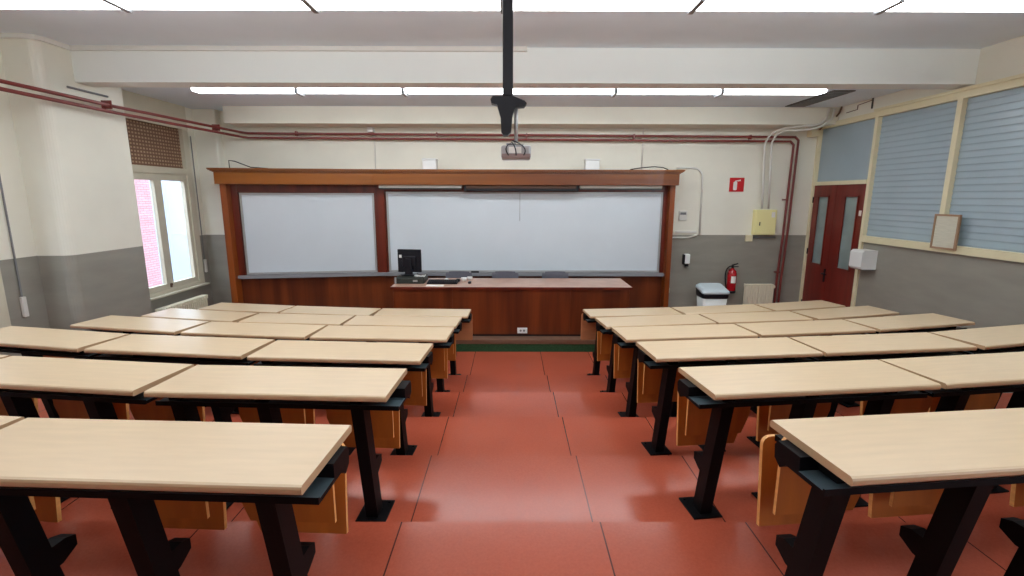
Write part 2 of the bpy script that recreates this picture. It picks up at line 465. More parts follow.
# side posts
bm = B(); add_box(bm, 2.635, 2.715, q(8.21), -.003, zc-.187, 2.43)
o = obj('side_post', bm, M['maho_leg'], cw)
bm = B(); add_prism(bm, [(-4.62, q(7.86)), (-4.53, q(7.875)), (-4.53, -.003), (-4.62, -.003)], 'z', 0, 2.43)
o = obj('side_post', bm, M['maho_leg'], cw)
# cornice with crown moulding
bm = B()
CA, CB_, CC = (-4.66, 7.80), (-2.27, 8.14), (2.745, 8.14)
def path_box(bm, off, z0, z1, ext, mi=0):
    a = (CA[0]-ext, CA[1]-off); b = (CB_[0]-.02, CB_[1]-off); c = (CC[0]+ext, CC[1]-off)
    add_prism(bm, [(a[0], q(a[1])), (b[0], q(b[1])), (b[0], -.003), (a[0], -.003)], 'z', z0, z1, mi)
    add_prism(bm, [(b[0], q(b[1])), (c[0], q(c[1])), (c[0], -.003), (b[0], -.003)], 'z', z0, z1, mi)
path_box(bm, 0, 2.43, 2.615, 0)
for k, (o1, z1, z2) in enumerate(((.015, 2.615, 2.628), (.035, 2.628, 2.642), (.055, 2.642, 2.656), (.065, 2.656, 2.675))):
    path_box(bm, o1, z1, z2, o1)
obj('cornice', bm, M['maho_frame'], cw)
# chalk ledge
bm = B(); add_box(bm, -2.28, 2.66, q(8.30), q(8.40), .893, .945)
wing(bm, .02, ul, .10, 0, .893, .945)
obj('pen_ledge', bm, M['ledge'], cw)

def board(name, label, w, h, loc, rz):
    t = thing(name, label, 'whiteboard', loc, rz)
    bm = B(); add_box(bm, -w/2, w/2, -.02, -.004, 0, h); obj('writing_surface', bm, M['wb'], t)
    bm = B(); f = .032
    add_box(bm, -w/2, w/2, -.032, -.003, 0, f); add_box(bm, -w/2, w/2, -.032, -.003, h-f, h)
    add_box(bm, -w/2, -w/2+f, -.032, -.003, f, h-f); add_box(bm, w/2-f, w/2, -.032, -.003, f, h-f)
    obj('aluminium_frame', bm, M['alu'], t)
board('whiteboard', 'wide central whiteboard behind the teacher desk', 4.69, 1.37, (.222, 8.40, .95), 0)
mid = (LE[0]+ux*(.135+ (ul-.135-.05)/2), LE[1]+uy*(.135+(ul-.135-.05)/2))
board('whiteboard', 'smaller angled whiteboard on the left wing of the casework', ul-.19, 1.345, (mid[0], mid[1], .95), math.atan2(uy, ux))

# projection screen cassette and board lights under the cornice
t = thing('projection_screen', 'rolled-up projection screen cassette with a pull cord over the central whiteboard', 'projection screen', (.16, 8.25, 2.345))
bm = B(); add_box(bm, -.93, .93, -.05, .05, .03, .075, bev=.01); obj('cassette', bm, M['nosing'], t)
bm = B(); add_box(bm, -.94, .94, -.045, .045, -.012, .03, bev=.008); obj('bottom_bar', bm, M['dark'], t)
for s in (-1, 1):
    bm = B(); add_box(bm, s*.93-.02, s*.93+.02, -.06, .06, -.015, .077, bev=.005); obj('end_cap', bm, M['dark'], t)
bm = B(); add_tube(bm, [(-.02, -.03, -.01), (-.02, -.03, -.5)], .004, 6); obj('pull_cord', bm, M['grey'], t)
for (xa, xb, y, lab) in ((-2.2, -.82, 8.27, 'slim white board lamp under the cornice left of the screen cassette'), (1.14, 2.5, 8.27, 'slim white board lamp under the cornice right of the screen cassette')):
    t = thing('board_lamp', lab, 'lamp', ((xa+xb)/2, y, 2.36), group='lamps over the whiteboard'); h = (xb-xa)/2
    bm = B(); add_box(bm, -h, h, -.05, .05, .02, .07, bev=.008); obj('lamp_housing', bm, M['whitem'], t)
    bm = B(); add_box(bm, -h+.01, h-.01, -.045, .03, -.0, .02); obj('lamp_underside', bm, M['soot'], t)

# small white speakers on the cornice
for x, lab in ((-1.34, 'small white loudspeaker box on the cornice above the monitor side'), (1.32, 'small white loudspeaker box on the cornice right of the projector')):
    t = thing('wall_speaker', lab, 'loudspeaker', (x, 8.22, 2.675), group='speakers on the cornice')
    bm = B(); add_box(bm, -.115, .115, -.07, .07, 0, .15, bev=.012); obj('speaker_body', bm, M['white'], t)
    bm = B(); add_box(bm, -.12, .12, -.08, .08, .15, .175, bev=.006); obj('speaker_top', bm, M['white'], t)
def cable(label, pts, r=.008, m='dark', name='cable'):
    bm = B(); add_tube(bm, pts, r, 8); o = obj(name, bm, M[m]); return tag(o, label, 'cable')
cable('thin black cable loop sticking up at the left end of the cornice', [(-4.5, 7.98, 2.683), (-4.5, 7.98, 2.8), (-4.42, 8.0, 2.79), (-4.2, 8.05, 2.70), (-3.95, 8.1, 2.684)])
cable('black cable curling over the right end of the cornice', bez((1.95, 8.2, 2.684), (2.15, 8.25, 2.72), (2.35, 8.2, 2.73))+[Vector((2.5, 8.25, 2.72)), Vector((2.6, 8.3, 2.69))])

# ------------------------------------------------------------------ teacher desk
td = thing('teacher_desk', 'long mahogany teacher desk with brown top on the podium', 'desk', (0, 6.98, .187))
bm = B(); add_box(bm, -1.775, 1.775, 0, .82, .722, .754, bev=.006); obj('desk_top', bm, M['desktop'], td)
bm = B(); add_box(bm, -1.775, 1.775, -.004, .0, .72, .756); obj('top_edging', bm, M['maho_dark'], td)
bm = B(); add_box(bm, -1.745, 1.745, .05, .08, .03, .722)
for i in range(5): add_box(bm, -1.745+i*.872, -1.745+i*.872+.004, .045, .05, .03, .722)
add_box(bm, -1.745, -1.715, .08, .80, .03, .722); add_box(bm, 1.715, 1.745, .08, .80, .03, .722)
obj('modesty_panel', bm, M['maho'], td)
bm = B(); add_box(bm, -1.73, 1.73, .06, .08, 0, .03); obj('plinth', bm, M['dark'], td)
t = thing('floor_socket', 'white double power socket low on the front of the teacher desk', 'socket', (.165, 7.028, .235))
bm = B(); add_box(bm, -.075, .075, -.014, 0, 0, .085, bev=.004); obj('socket_plate', bm, M['white'], t)
for s in (-1, 1):
    bm = B(); add_lathe(bm, [(.016, -.018), (.016, -.012)], (s*.025, 0, .043), 16, axis='y'); obj('socket_hole', bm, M['grey'], t)

ZT = .187+.754
def monitor():
    t = thing('monitor', 'black computer monitor seen from behind on the teacher desk', 'monitor', (-1.58, 7.50, ZT+.099), math.radians(-6))
    bm = B(); add_box(bm, -.185, .185, -.02, .02, .045, .40, bev=.008)
    add_box(bm, -.11, .11, -.05, -.018, .12, .30, bev=.015); obj('monitor_shell', bm, M['dark'], t)
    bm = B(); add_box(bm, -.17, .17, .02, .023, .06, .385); obj('screen', bm, M['dark'], t)
    bm = B(); add_prism(bm, [(-.06, 0), (.06, 0), (.045, .26), (-.045, .26)], 'y', -.075, -.05); obj('stand', bm, M['dark'], t)
    bm = B(); add_box(bm, -.11, .11, -.10, .08, 0, .018, bev=.005); obj('stand_base', bm, M['dark'], t)
    bm = B(); add_box(bm, -.16, -.12, -.0215, -.02, .27, .315); obj('sticker', bm, M['paper'], t)
monitor()
t = thing('control_box', 'dark green-grey control unit under the monitor on the teacher desk', 'control box', (-1.54, 7.42, ZT+.001))
bm = B(); add_box(bm, -.22, .22, -.17, .2, 0, .095, bev=.012); obj('case', bm, mat('case_grey_green', srgb(36, 42, 36), .5), t)
bm = B(); add_box(bm, -.225, -.2, -.178, -.168, .0, .1); add_box(bm, .05, .12, -.175, -.168, .03, .06); obj('trim', bm, M['alu'], t)
bm = B()
for i in range(9):
    a = i*.7; add_tube(bm, [(.05+.02*i, .02*math.sin(a)-.08, .098), (.07+.02*i, .03*math.cos(a)-.1, .125), (.09+.015*i, -.12, .1)], .006, 6)
o = obj('cable_tangle', bm, M['white'], t)
t = thing('keyboard', 'black keyboard lying flat right of the monitor', 'keyboard', (-1.05, 7.32, ZT+.001))
bm = B(); add_prism(bm, [(-.09, 0), (.09, 0), (.09, .035), (-.09, .018)], 'x', -.23, .23); obj('keyboard_body', bm, M['dark'], t)
bm = B()
for r in range(4):
    for c in range(14): add_box(bm, -.215+c*.031, -.19+c*.031, -.07+r*.035, -.043+r*.035, .02+r*.005, .031+r*.005)
obj('keys', bm, M['dark'], t)
t = tag(boxobj('paper_sheet', (-1.26, -1.00, 7.04, 7.12, ZT, ZT+.012), M['paper']), 'white paper slip near the front edge of the teacher desk', 'paper')
bm = B(); add_lathe(bm, [(.03, 0), (.035, .02), (.02, .035)], (-1.02, 7.55, ZT), 14); tag(obj('roll_of_tape', bm, M['white']), 'small white roll behind the keyboard on the teacher desk', 'tape roll')
for i, (x, y, s, m, n, lab, c) in enumerate(((-.74, 7.50, .05, 'white', 'paper_cup', 'white crumpled cup right of the keyboard', 'cup'), (-.66, 7.62, .045, 'white', 'paper_cup', 'white cup behind the others near the first grey chair', 'cup'))):
    bm = B(); add_lathe(bm, [(s*.7, 0), (s, s*1.1), (s*.95, s*1.12), (s*.6, s*.5)], (x, y, ZT), 16); tag(obj(n, bm, M[m]), lab, c)
bm = B(); add_box(bm, -.86, -.80, 7.42, 7.5, ZT, ZT+.045, bev=.012); tag(obj('board_eraser', bm, M['dark']), 'small black eraser block at the end of the keyboard', 'eraser')
bm = B(); add_box(bm, -.66, -.61, 7.26, 7.36, ZT, ZT+.03, bev=.012); tag(obj('computer_mouse', bm, M['dark']), 'small black mouse in front of the white cups', 'mouse')
bm = B(); add_box(bm, -.70, -.56, 8.31, 8.36, .946, .975, bev=.01); tag(obj('board_eraser', bm, M['dark']), 'black eraser on the ledge of the central whiteboard', 'eraser')

def chair(x, lab):
    t = thing('office_chair', lab, 'chair', (x, 7.86, .187), group='grey chairs behind the teacher desk')
    bm = B()
    n = 8
    for k in range(n):       # curved backrest shell
        a0, a1 = (k/n-.5)*1.0, ((k+1)/n-.5)*1.0
        P = lambda a, d: (.45*math.sin(a), .14-.45*(1-math.cos(a))+d-.08)
        p = [P(a0, 0), P(a1, 0), P(a1, .02), P(a0, .02)]
        add_prism(bm, p, 'z', .52, .845 if 0 < k < n-1 else .825)
    obj('backrest', bm, M['chair'], t)
    bm = B(); add_box(bm, -.21, .21, -.38, .03, .42, .46, bev=.015); obj('seat', bm, M['chair'], t)
    for sx in (-1, 1):
        bm = B(); add_tube(bm, [(sx*.19, .10, .012), (sx*.19, .03, .43), (sx*.19, .07, .80)], .012); obj('leg', bm, M['black'], t)
        bm = B(); add_tube(bm, [(sx*.19, -.36, .012), (sx*.19, -.33, .43)], .012); obj('leg', bm, M['black'], t)
chair(-.86, 'grey chair behind the teacher desk, closest to the monitor')
chair(-.10, 'grey chair behind the teacher desk, middle of the three')
chair(.72, 'grey chair behind the teacher desk, farthest from the monitor')

# ------------------------------------------------------------------ lecture desks
W = .38
def slab(L, s):
    """tabletop with bullnose long edges, x from 0 to s*L"""
    bm = B(); th = .028
    prof = [(-W+.004, -th), (-W, -th+.006), (-W, -.010), (-W+.003, -.004), (-W+.010, 0), (-.008, 0), (-.002, -.003), (0, -.010), (0, -th+.004), (-.004, -th)]
    add_prism(bm, prof, 'x', 0, s*L)
    for f in bm.faces:
        f.normal_update(); c = f.calc_center_median()
        f.material_index = 1 if c.z < -.0045 else 0
    return bm
def panel(x, s, w, z0, z1, r):
    p = rounded(x-w, x+w, z0, z1, r, corners=(0, 0, 1, 1))
    if s > 0: p = [p[0], (x+w-.05, z0), (x+w-.01, z0+.11)]+p[2:]      # outer lower corner is cut away
    else: p = [(x-w+.01, z0+.11), (x-w+.05, z0)]+p[1:]
    return p
def seat_unit(t, s, u, zt):
    x = s*(u+.06)
    r = None
    bm = B()      # backrest panel (near layer) with slim plywood thickness
    add_prism(bm, panel(x, s, .19, zt-.43, zt-.10, .03), 'y', .045, .060, 0)
    for f in bm.faces: f.material_index = 0 if abs(f.normal.y) > .9 or len(f.verts) > 6 else 1
    r = obj('folding_seat', bm, [M['ply'], M['plyedge']], t)
    bm = B(); add_prism(bm, panel(x, s, .2, zt-.535, zt-.155, .035), 'y', .12, .138)
    for f in bm.faces: f.material_index = 0 if len(f.verts) > 6 else 1
    bmesh.ops.rotate(bm, verts=bm.verts, cent=(x, .16, zt-.50), matrix=Matrix.Rotation(math.radians(-5), 3, 'X'))
    obj('seat_pan', bm, [M['ply'], M['plyedge']], r)
    bm = B(); add_box(bm, x-.15, x-.09, -.09, .15, zt-.17, zt-.145); add_box(bm, x+.09, x+.15, -.09, .15, zt-.17, zt-.145)
    add_box(bm, x-.1, x+.1, .03, .044, zt-.165, zt-.15)
    add_box(bm, x-.16, x-.08, .028, .045, zt-.19, zt-.12)
    add_box(bm, x+.08, x+.16, .028, .045, zt-.19, zt-.12)
    obj('seat_mount', bm, M['black'], r)
def leg_unit(t, s, u, zt):
    x = s*u; w = .031; yt = -W+.125; lean = math.tan(math.radians(10.3)); top = zt-.03
    yb = yt+lean*top
    bm = B(); d = .042
    add_prism(bm, [(yb-d, .006), (yb+d, .006), (yt+d, top), (yt-d, top)], 'x', x-w, x+w)
    lg = obj('leg', bm, M['black'], t)
    bm = B(); add_box(bm, x-.08, x+.08, yb-.075, yb+.11, 0, .009, bev=.002)
    for dx in (-.055, .055): add_lathe(bm, [(.009, .009), (.009, .016)], (x+dx, yb+.09, 0), 8)
    obj('base_plate', bm, M['black'], lg)
    # forward arm that carries the folding seat
    ya = yt+lean*(top-.36)
    bm = B(); add_prism(bm, [(ya, .235), (ya+.08, .24), (ya+.14, .27), (ya+.14, .31), (ya+.10, .325), (ya-.02, .325)], 'x', x-.028, x+.028)
    obj('seat_arm', bm, M['black'], lg)
def lecture_desk(side, row, seg, x, y, ang, L, ztop, zfl, label):
    s = -1 if side == 'L' else 1
    t = thing('lecture_desk', label, 'desk', (x, y, zfl), -s*0+ (ang if s > 0 else -ang), 'fixed lecture desks in rows')
    h = ztop-zfl
    bm = slab(L, s); bmesh.ops.translate(bm, verts=bm.verts, vec=(0, 0, h)); obj('desk_top', bm, [M['laminate'], M['edge']], t)
    a = ((-.02 if side == 'L' else -.035) if row == 0 else (-.042 if row == 1 else -.015)) if seg == 0 else 0
    bm = B()      # book tray
    x0, x1 = sorted((s*a, s*(L-.004)))
    add_prism(bm, [(-W+.055, h-.093), (-W+.055, h-.07), (-W+.062, h-.07), (-W+.064, h-.078), (-.13, h-.078), (-.125, h-.093)], 'x', x0, x1)
    bmesh.ops.recalc_face_normals(bm, faces=bm.faces)
    for f in bm.faces: f.material_index = 0 if f.normal.z > .9 else 1  # upward faces take the painted sheen, the others stay black
    obj('book_tray', bm, [M['tray'], M['black']], t)
    bm = B()      # box crossbeam and modesty flange at the far side
    add_prism(bm, [(-.21, h-.0785), (-.21, h-.03), (-.10, h-.03), (-.085, h-.05), (-.09, h-.095), (-.12, h-.118), (-.15, h-.0935), (-.124, h-.0935), (-.129, h-.0785)], 'x', x0, x1)
    obj('crossbeam', bm, M['black'], t)
    if side == 'L': o = (.025, .03, .075, .075, .075, .075)[row]; legs = ((.145+o, .62+o*.6, 1.07), (.36, .84), (.14, .62))[seg]; seats = ((.235, .735), (.12, .62), (.06, .54))[seg]
    else: o = (-.01, .055, .085, .095, .09, .09)[row]; legs = ((.075+o, .57, 1.0), (.25, .72), (.06, .52, .98))[seg]; seats = ((.225, .725), (.10, .60), (.02, .52, ))[seg]
    if seg == 1: seats = seats+(1.0 if L > 1.09 else .98,)
    if seg == 2: seats = seats+(.93,) if side == 'L' else (.2, .70)
    if side == 'R' and seg == 1: seats = (.22, .70)
    if side == 'R' and seg == 0: seats = (.225, .725)
    if side == 'L' and seg == 1: seats = (.24, .74)
    if side == 'L' and seg == 2: seats = (.24, .74)
    for u in legs: leg_unit(t, s, u, h)
    if row == 5:      # nobody sits in front of the first row: a plain plywood front instead of seats
        bm = B(); xa, xb = sorted((s*(-.012 if seg == 0 else .0), s*(L-.01)))
        add_prism(bm, rounded(xa, xb, h-.405, h-.06, .02), 'y', .0, .016); obj('front_panel', bm, M['front'], t)
    else:
        for u in seats: seat_unit(t, s, u, h)

ZTOP = [1.453, 1.347, 1.220, 1.102, .979, .865]
ZFL = [.705, .562, .424, .283, .138, 0]
D = math.radians
DESKS = {
 'L': [[(-.565, 1.602, 2.6, 1.19), (-1.78, 1.662, 6.5, 1.15), (-2.94, 1.80, 11, 1.15)],
       [(-.554, 2.464, 2.7, 1.144), (-1.727, 2.526, 7.0, 1.124), (-2.870, 2.672, 11, 1.13)],
       [(-.554, 3.324, 3.8, 1.14), (-1.723, 3.418, 6.6, 1.146), (-2.891, 3.558, 11.2, 1.128)],
       [(-.508, 4.187, 3.0, 1.138), (-1.668, 4.252, 6.4, 1.112), (-2.805, 4.387, 11.7, 1.113)],
       [(-.530, 5.047, 3.2, 1.14), (-1.693, 5.114, 5.2, 1.075), (-2.798, 5.221, 11.6, 1.125)],
       [(-.500, 5.912, 2.0, 1.113), (-1.633, 5.951, 7.0, 1.12), (-2.768, 6.092, 9.8, 1.07)]],
 'R': [[(.942, 1.646, 6.0, 1.165), (2.125, 1.772, 8.0, 1.15), (3.28, 1.94, 13, 1.12)],
       [(.900, 2.490, 6.5, 1.168), (2.078, 2.625, 8.6, 1.14), (3.225, 2.80, 13, 1.10)],
       [(.899, 3.376, 6.0, 1.157), (2.072, 3.500, 6.9, 1.15), (3.237, 3.640, 14, 1.10)],
       [(.895, 4.193, 6.7, 1.148), (2.059, 4.333, 8.6, 1.10), (3.168, 4.505, 13.4, 1.10)],
       [(.893, 5.035, 8.2, 1.166), (2.075, 5.203, 8.3, 1.07), (3.159, 5.358, 15.0, 1.12)],
       [(.893, 5.923, 5.8, 1.124), (2.036, 6.040, 9.3, 1.143), (3.19, 6.229, 14.2, 1.07)]]}
RN = ['nearest row', 'second nearest row', 'third nearest row', 'fourth nearest row', 'fifth nearest row', 'frontmost row by the podium']
SN = ['aisle end', 'middle desk', 'wall end']
for side in 'LR':
    for r, row in enumerate(DESKS[side]):
        for k, (x, y, a, L) in enumerate(row):
            if r == 0 and k == 2: continue            # wholly outside the photograph
            lab = 'pale wood desk in the %s block, %s, %s' % ('left' if side == 'L' else 'right', RN[r], SN[k])
            lecture_desk(side, r, k, x, y, D(a), L, ZTOP[r], ZFL[r], lab)

# ------------------------------------------------------------------ ceiling lamps
M['tube'] = emis('fluorescent_diffuser', (.95, .98, 1, 1), 13.0)
M['tube_dim'] = emis('dimmed_fluorescent_diffuser', (.95, .98, 1, 1), 7.0)  # for the unseen row over the camera, dimmed to hold back the near desks
def lamp(cx, cy, label, grp):
    t = thing('ceiling_lamp', label, 'ceiling lamp', (cx, cy, 3.54), group=grp)
    h = .664 if cy < 5 else .658
    bm = B(); add_box(bm, -h, h, -.11 if cy < 5 else -.09, .11 if cy < 5 else .09, 0 if cy < 5 else .02, .075, bev=.02); obj('diffuser', bm, M['tube'] if cy > 3 else M['tube_dim'], t)
    bm = B(); add_box(bm, -h, h, -.02, .02, .0755, .095, bev=.004); obj('lamp_body', bm, M['whitem'], t)
    return t
def hanger(cx, cy, zc, lab, grp):
    bm = B(); z0 = 3.626
    add_box(bm, -.05, .05, -.018, .018, 3.60, 3.626); add_box(bm, -.018, .018, -.10, .14, 3.535, 3.60)
    add_box(bm, -.016, .016, -.016, .016, z0, zc)
    o = obj('lamp_hanger', bm, M['grey']); o.location = (cx, cy, 0); tag(o, lab, 'lamp bracket', grp)
WORD = ['first', 'second', 'third', 'fourth', 'fifth', 'sixth']
for cy, rn, zc, grp, gl in ((3.66, 'near overhead row', CEIL, 'lamps in the near overhead row', 1), (6.64, 'row behind the ceiling beam', 3.645, 'lamps behind the ceiling beam', 1), (.95, 'row above the camera', CEIL, 'lamps above the camera', 0)):
    for i in range(6):
        pt = 1.36 if cy > 5 else 1.341; cx = (i-2.5)*pt+(-.03 if cy > 5 else -.06)
        lab = 'bright fluorescent ceiling lamp in the %s, %s from the left' % (rn, WORD[i]) if gl else 'fluorescent ceiling lamp out of view over the seating'
        lamp(cx, cy, lab, grp)
        if i < 5: hanger(cx+pt/2, cy, zc, ('small grey bracket joining the %s and %s lamps of the %s' % (WORD[i], WORD[i+1], rn)) if gl else 'small grey bracket between lamps out of view', 'brackets between lamps')

# ------------------------------------------------------------------ projector on its ceiling column
t = thing('projector_mount', 'tall black ceiling column with flared bracket and thin grey drop rod', 'projector mount', (-.025, 3.42, CEIL))
bm = B(); z = lambda v: v-CEIL
add_box(bm, -.034, .034, -.034, .034, z(2.90), 0, bev=.004); obj('column', bm, M['dark'], t)
bm = B(); add_box(bm, -.12, .12, -.1, .1, -.02, -.001); obj('ceiling_plate', bm, M['dark'], t)
bm = B(); add_prism(bm, [(-.115, z(-.028+2.905)), (-.10, z(-.028+2.925)), (.035, z(-.028+2.925)), (.11, z(-.028+2.895)), (.125, z(-.028+2.88)), (.11, z(-.028+2.86)), (.045, z(-.028+2.855)), (-.07, z(-.028+2.87)), (-.11, z(-.028+2.88))], 'y', -.04, .04)
obj('flange', bm, M['dark'], t)
bm = B(); add_prism(bm, [(-.072, z(-.028+2.87)), (.05, z(-.028+2.865)), (.03, z(-.028+2.80)), (.022, z(-.028+2.70)), (.0, z(-.028+2.675)), (-.03, z(-.028+2.675)), (-.045, z(-.028+2.70)), (-.048, z(-.028+2.79))], 'y', -.045, .045)
obj('bracket', bm, M['dark'], t)
bm = B(); add_tube(bm, [(.055, .0, z(2.86)), (.055, 0, z(2.604))], .013, 12); obj('drop_rod', bm, M['alu'], t)
p = thing('projector', 'small silver-white projector hanging under the black ceiling column', 'projector', (.03, 3.42, 2.495))
bm = B(); add_box(bm, -.10, .10, -.08, .12, 0, .085, bev=.014); obj('projector_body', bm, M['alu'], p)
bm = B(); add_box(bm, -.096, .096, -.083, -.0805, .006, .03); obj('rear_strip', bm, mat('pinkish_grey', srgb(150, 130, 126), .5), p)
bm = B(); add_box(bm, -.05, .035, -.0825, -.0805, .034, .074); obj('rear_label', bm, M['paper'], p)
bm = B(); add_box(bm, -.065, -.0, .0, .06, .085, .105); add_box(bm, -.05, .05, -.03, .04, .085, .095); obj('mount_plate', bm, M['grey'], p)
bm = B(); add_lathe(bm, [(.028, .12), (.026, .15), (.018, .15)], (.04, 0, .045), 18, axis='y'); obj('lens', bm, M['dark'], p)
for k in range(3):
    bm = B(); add_tube(bm, bez((-.05+.05*k, -.085, .02), (-.09+.09*k, -.13, .07), (-.035+.005*k, -.03, .10+.01*k)), .004, 6); obj('cable', bm, M['dark'], p)

# ------------------------------------------------------------------ pipes, ducts and fittings
def tube_thing(name, label, cat, pts, r, m, brackets=(), bm_fn=None):
    t = thing(name, label, cat, tuple(pts[0]))
    o0 = Vector(pts[0]); bm = B(); add_tube(bm, [Vector(p)-o0 for p in pts], r, 12); obj('pipe_run', bm, M[m], t)
    for (p, d) in brackets:
        bm = B(); pp = Vector(p)-o0
        if d == 'x': add_box(bm, pp.x-.012, pp.x+.012, pp.y-.03, pp.y+.05, pp.z, pp.z+.075)
        elif d == 'z': add_box(bm, pp.x-.05, pp.x+.024, pp.y-.03, pp.y+.04, pp.z-.012, pp.z+.012)
        else: add_box(bm, pp.x-.09, pp.x+.03, pp.y-.006, pp.y+.006, pp.z-.022, pp.z+.075)
        obj('pipe_clip', bm, M['pipe'], t)
def pr(off, zoff, xr):
    return [(-4.80, 2.0, 3.295+zoff), (-4.78, 6.2, 3.30+zoff), (-4.50+off, 8.40-off, 3.285+zoff), (-4.40+off, 8.46, 3.275+zoff), (0, 8.46, 3.255+zoff), (xr-.06, 8.46, 3.235+zoff), (xr, 8.46, 3.18+zoff), (xr-.02, 8.46, 1.6), (xr-.05, 8.46, .77), (xr-.05, 8.46, .03)]
tube_thing('heating_pipe', 'upper of the two oxblood pipes running round the left and board walls', 'pipe', pr(0, 0, 4.808), .02, 'pipe',
           [((-4.78, 6.08, 3.28), 'y'), ((-4.60, 7.95, 3.27), 'y'), ((-3.6, 8.47, 3.235), 'x'), ((-1.25, 8.47, 3.22), 'x'), ((.25, 8.47, 3.21), 'x'), ((2.05, 8.47, 3.2), 'x'), ((4.0, 8.47, 3.19), 'x')])
tube_thing('heating_pipe', 'lower of the two oxblood pipes running round the left and board walls', 'pipe', pr(.0, -.072, 4.735), .02, 'pipe', [((4.705, 8.46, 2.2), 'z'), ((4.69, 8.46, .95), 'z')])
# white cable duct on the beam and left pier
bm = B(); add_box(bm, -4.9, .17, 5.735, 5.78, 3.82, CEIL); add_prism(bm, [(XL, 5.32), (XP-.08, 5.32), (XP+.01, 5.365), (XP+.038, 5.45), (XP+.038, 5.734), (XP, 5.734), (XP, 5.47), (XP-.03, 5.39), (XP-.1, 5.36), (XL, 5.36)], 'z', 3.82, CEIL)
tag(obj('cable_duct', bm, M['whitem']), 'white cable duct along the top of the ceiling beam', 'cable duct')
cable('grey cable strip rising along the left pier below the beam', [(XP+.01, 5.66, 3.42), (XP+.01, 6.2, 3.42)], .012, 'grey', 'cable_clip_strip')
# junction boxes and small conduits on the board wall
boxobj('x', (0, .1, 0, .1, 0, .1), M['white']).name = 'junction_box'
jb = bpy.data.objects['junction_box']; jb.location = (-2.41, 8.452, 3.30); jb.scale = (1, .95, .8)
tag(jb, 'small white junction box above the pipes left of the ceiling column', 'junction box')
cable('thin white conduit from the junction box down to the cornice', [(-2.32, 8.535, 3.30), (-2.32, 8.535, 2.70)], .009, 'whitem', 'conduit')
cable('thin white conduit dropping to the right end of the cornice', [(2.22, 8.535, 3.38), (2.22, 8.535, 2.70)], .009, 'whitem', 'conduit')
cable('white conduit loop on the wall right of the casework', [Vector((2.82, 8.53, 2.73)), Vector((3.05, 8.53, 2.73))]+bez((3.08, 8.53, 2.73), (3.26, 8.53, 2.73), (3.27, 8.53, 2.55))+[Vector((3.29, 8.53, 1.6))], .016, 'whitem', 'conduit')
cable('cream conduit bending just below the paint line beside the casework', [Vector((2.76, 8.53, 1.51)), Vector((2.84, 8.53, 1.545)), Vector((3.1, 8.53, 1.545)), Vector((3.25, 8.53, 1.59))], .014, 'whitem', 'conduit')
t = thing('thermostat', 'small white wall controller with a grey display right of the casework', 'thermostat', (2.98, 8.55, 1.84))
bm = B(); add_box(bm, -.07, .07, -.025, -.002, 0, .17, bev=.005); obj('controller_body', bm, M['whitem'], t)
bm = B(); add_box(bm, -.05, .05, -.03, -.025, .10, .14); obj('display', bm, M['grey'], t)
bm = B(); add_box(bm, 2.86, 3.24, 8.522, 8.549, 1.625, 1.66); tag(obj('cable_duct', bm, M['whitem']), 'short white horizontal duct just above the grey paint line', 'cable duct')
t = thing('soap_dispenser', 'small white soap dispenser with dark side on the grey wall', 'dispenser', (3.08, 8.55, 1.06))
bm = B(); add_box(bm, -.04, .055, -.09, -.002, .03, .2, bev=.015); obj('dispenser_body', bm, M['white'], t)
bm = B(); add_box(bm, -.055, -.035, -.085, -.002, .02, .19); add_box(bm, -.02, .035, -.075, -.02, -.02, .03); obj('dispenser_back', bm, M['dark'], t)
t = thing('wall_socket', 'small cream socket on the grey wall beside the casework foot', 'socket', (2.79, 8.55, .56))
bm = B(); add_box(bm, -.035, .035, -.03, -.002, 0, .09, bev=.004); obj('socket_plate', bm, M['cream'], t)
# fire sign
t = thing('fire_extinguisher_sign', 'square red sign with a white extinguisher pictogram', 'sign', (3.875, 8.55, 2.335))
bm = B(); add_box(bm, -.125, .125, -.008, -.001, 0, .235); obj('sign_plate', bm, M['redsign'], t)
bm = B(); add_prism(bm, rounded(-.06, .005, .025, .17, .02), 'y', -.011, -.008); add_box(bm, -.035, -.015, -.011, -.008, .165, .185)
add_prism(bm, [(-.035, .185), (.03, .195), (.06, .205), (.06, .18), (.01, .175), (-.035, .172)], 'y', -.011, -.008)
obj('pictogram', bm, M['paper'], t)
# yellow cabinet
t = thing('electrical_cabinet', 'pale yellow metal cabinet on the wall above the grey dado', 'cabinet', (4.385, 8.55, 1.60))
bm = B(); add_box(bm, -.185, .185, -.10, -.002, 0, .43, bev=.006); obj('cabinet_body', bm, M['yellow'], t)
bm = B(); add_box(bm, -.17, .17, -.108, -.10, .02, .41, bev=.003); obj('cabinet_door', bm, M['yellow'], t)
bm = B(); add_box(bm, -.11, -.095, -.116, -.108, .16, .22); obj('lock', bm, M['dark'], t)
bm = B(); add_box(bm, .09, .15, -.11, -.108, .30, .39); obj('sticker', bm, M['paper'], t)
t = thing('switch_box', 'small cream switch box just below the yellow cabinet', 'switch', (4.16, 8.55, 1.48))
bm = B(); add_box(bm, -.06, .06, -.04, -.002, 0, .11, bev=.004); obj('switch_body', bm, M['cream'], t)
cable('thin conduit running right from the switch box along the dado', [(4.23, 8.53, 1.55), (4.62, 8.53, 1.55)], .012, 'grey', 'conduit')
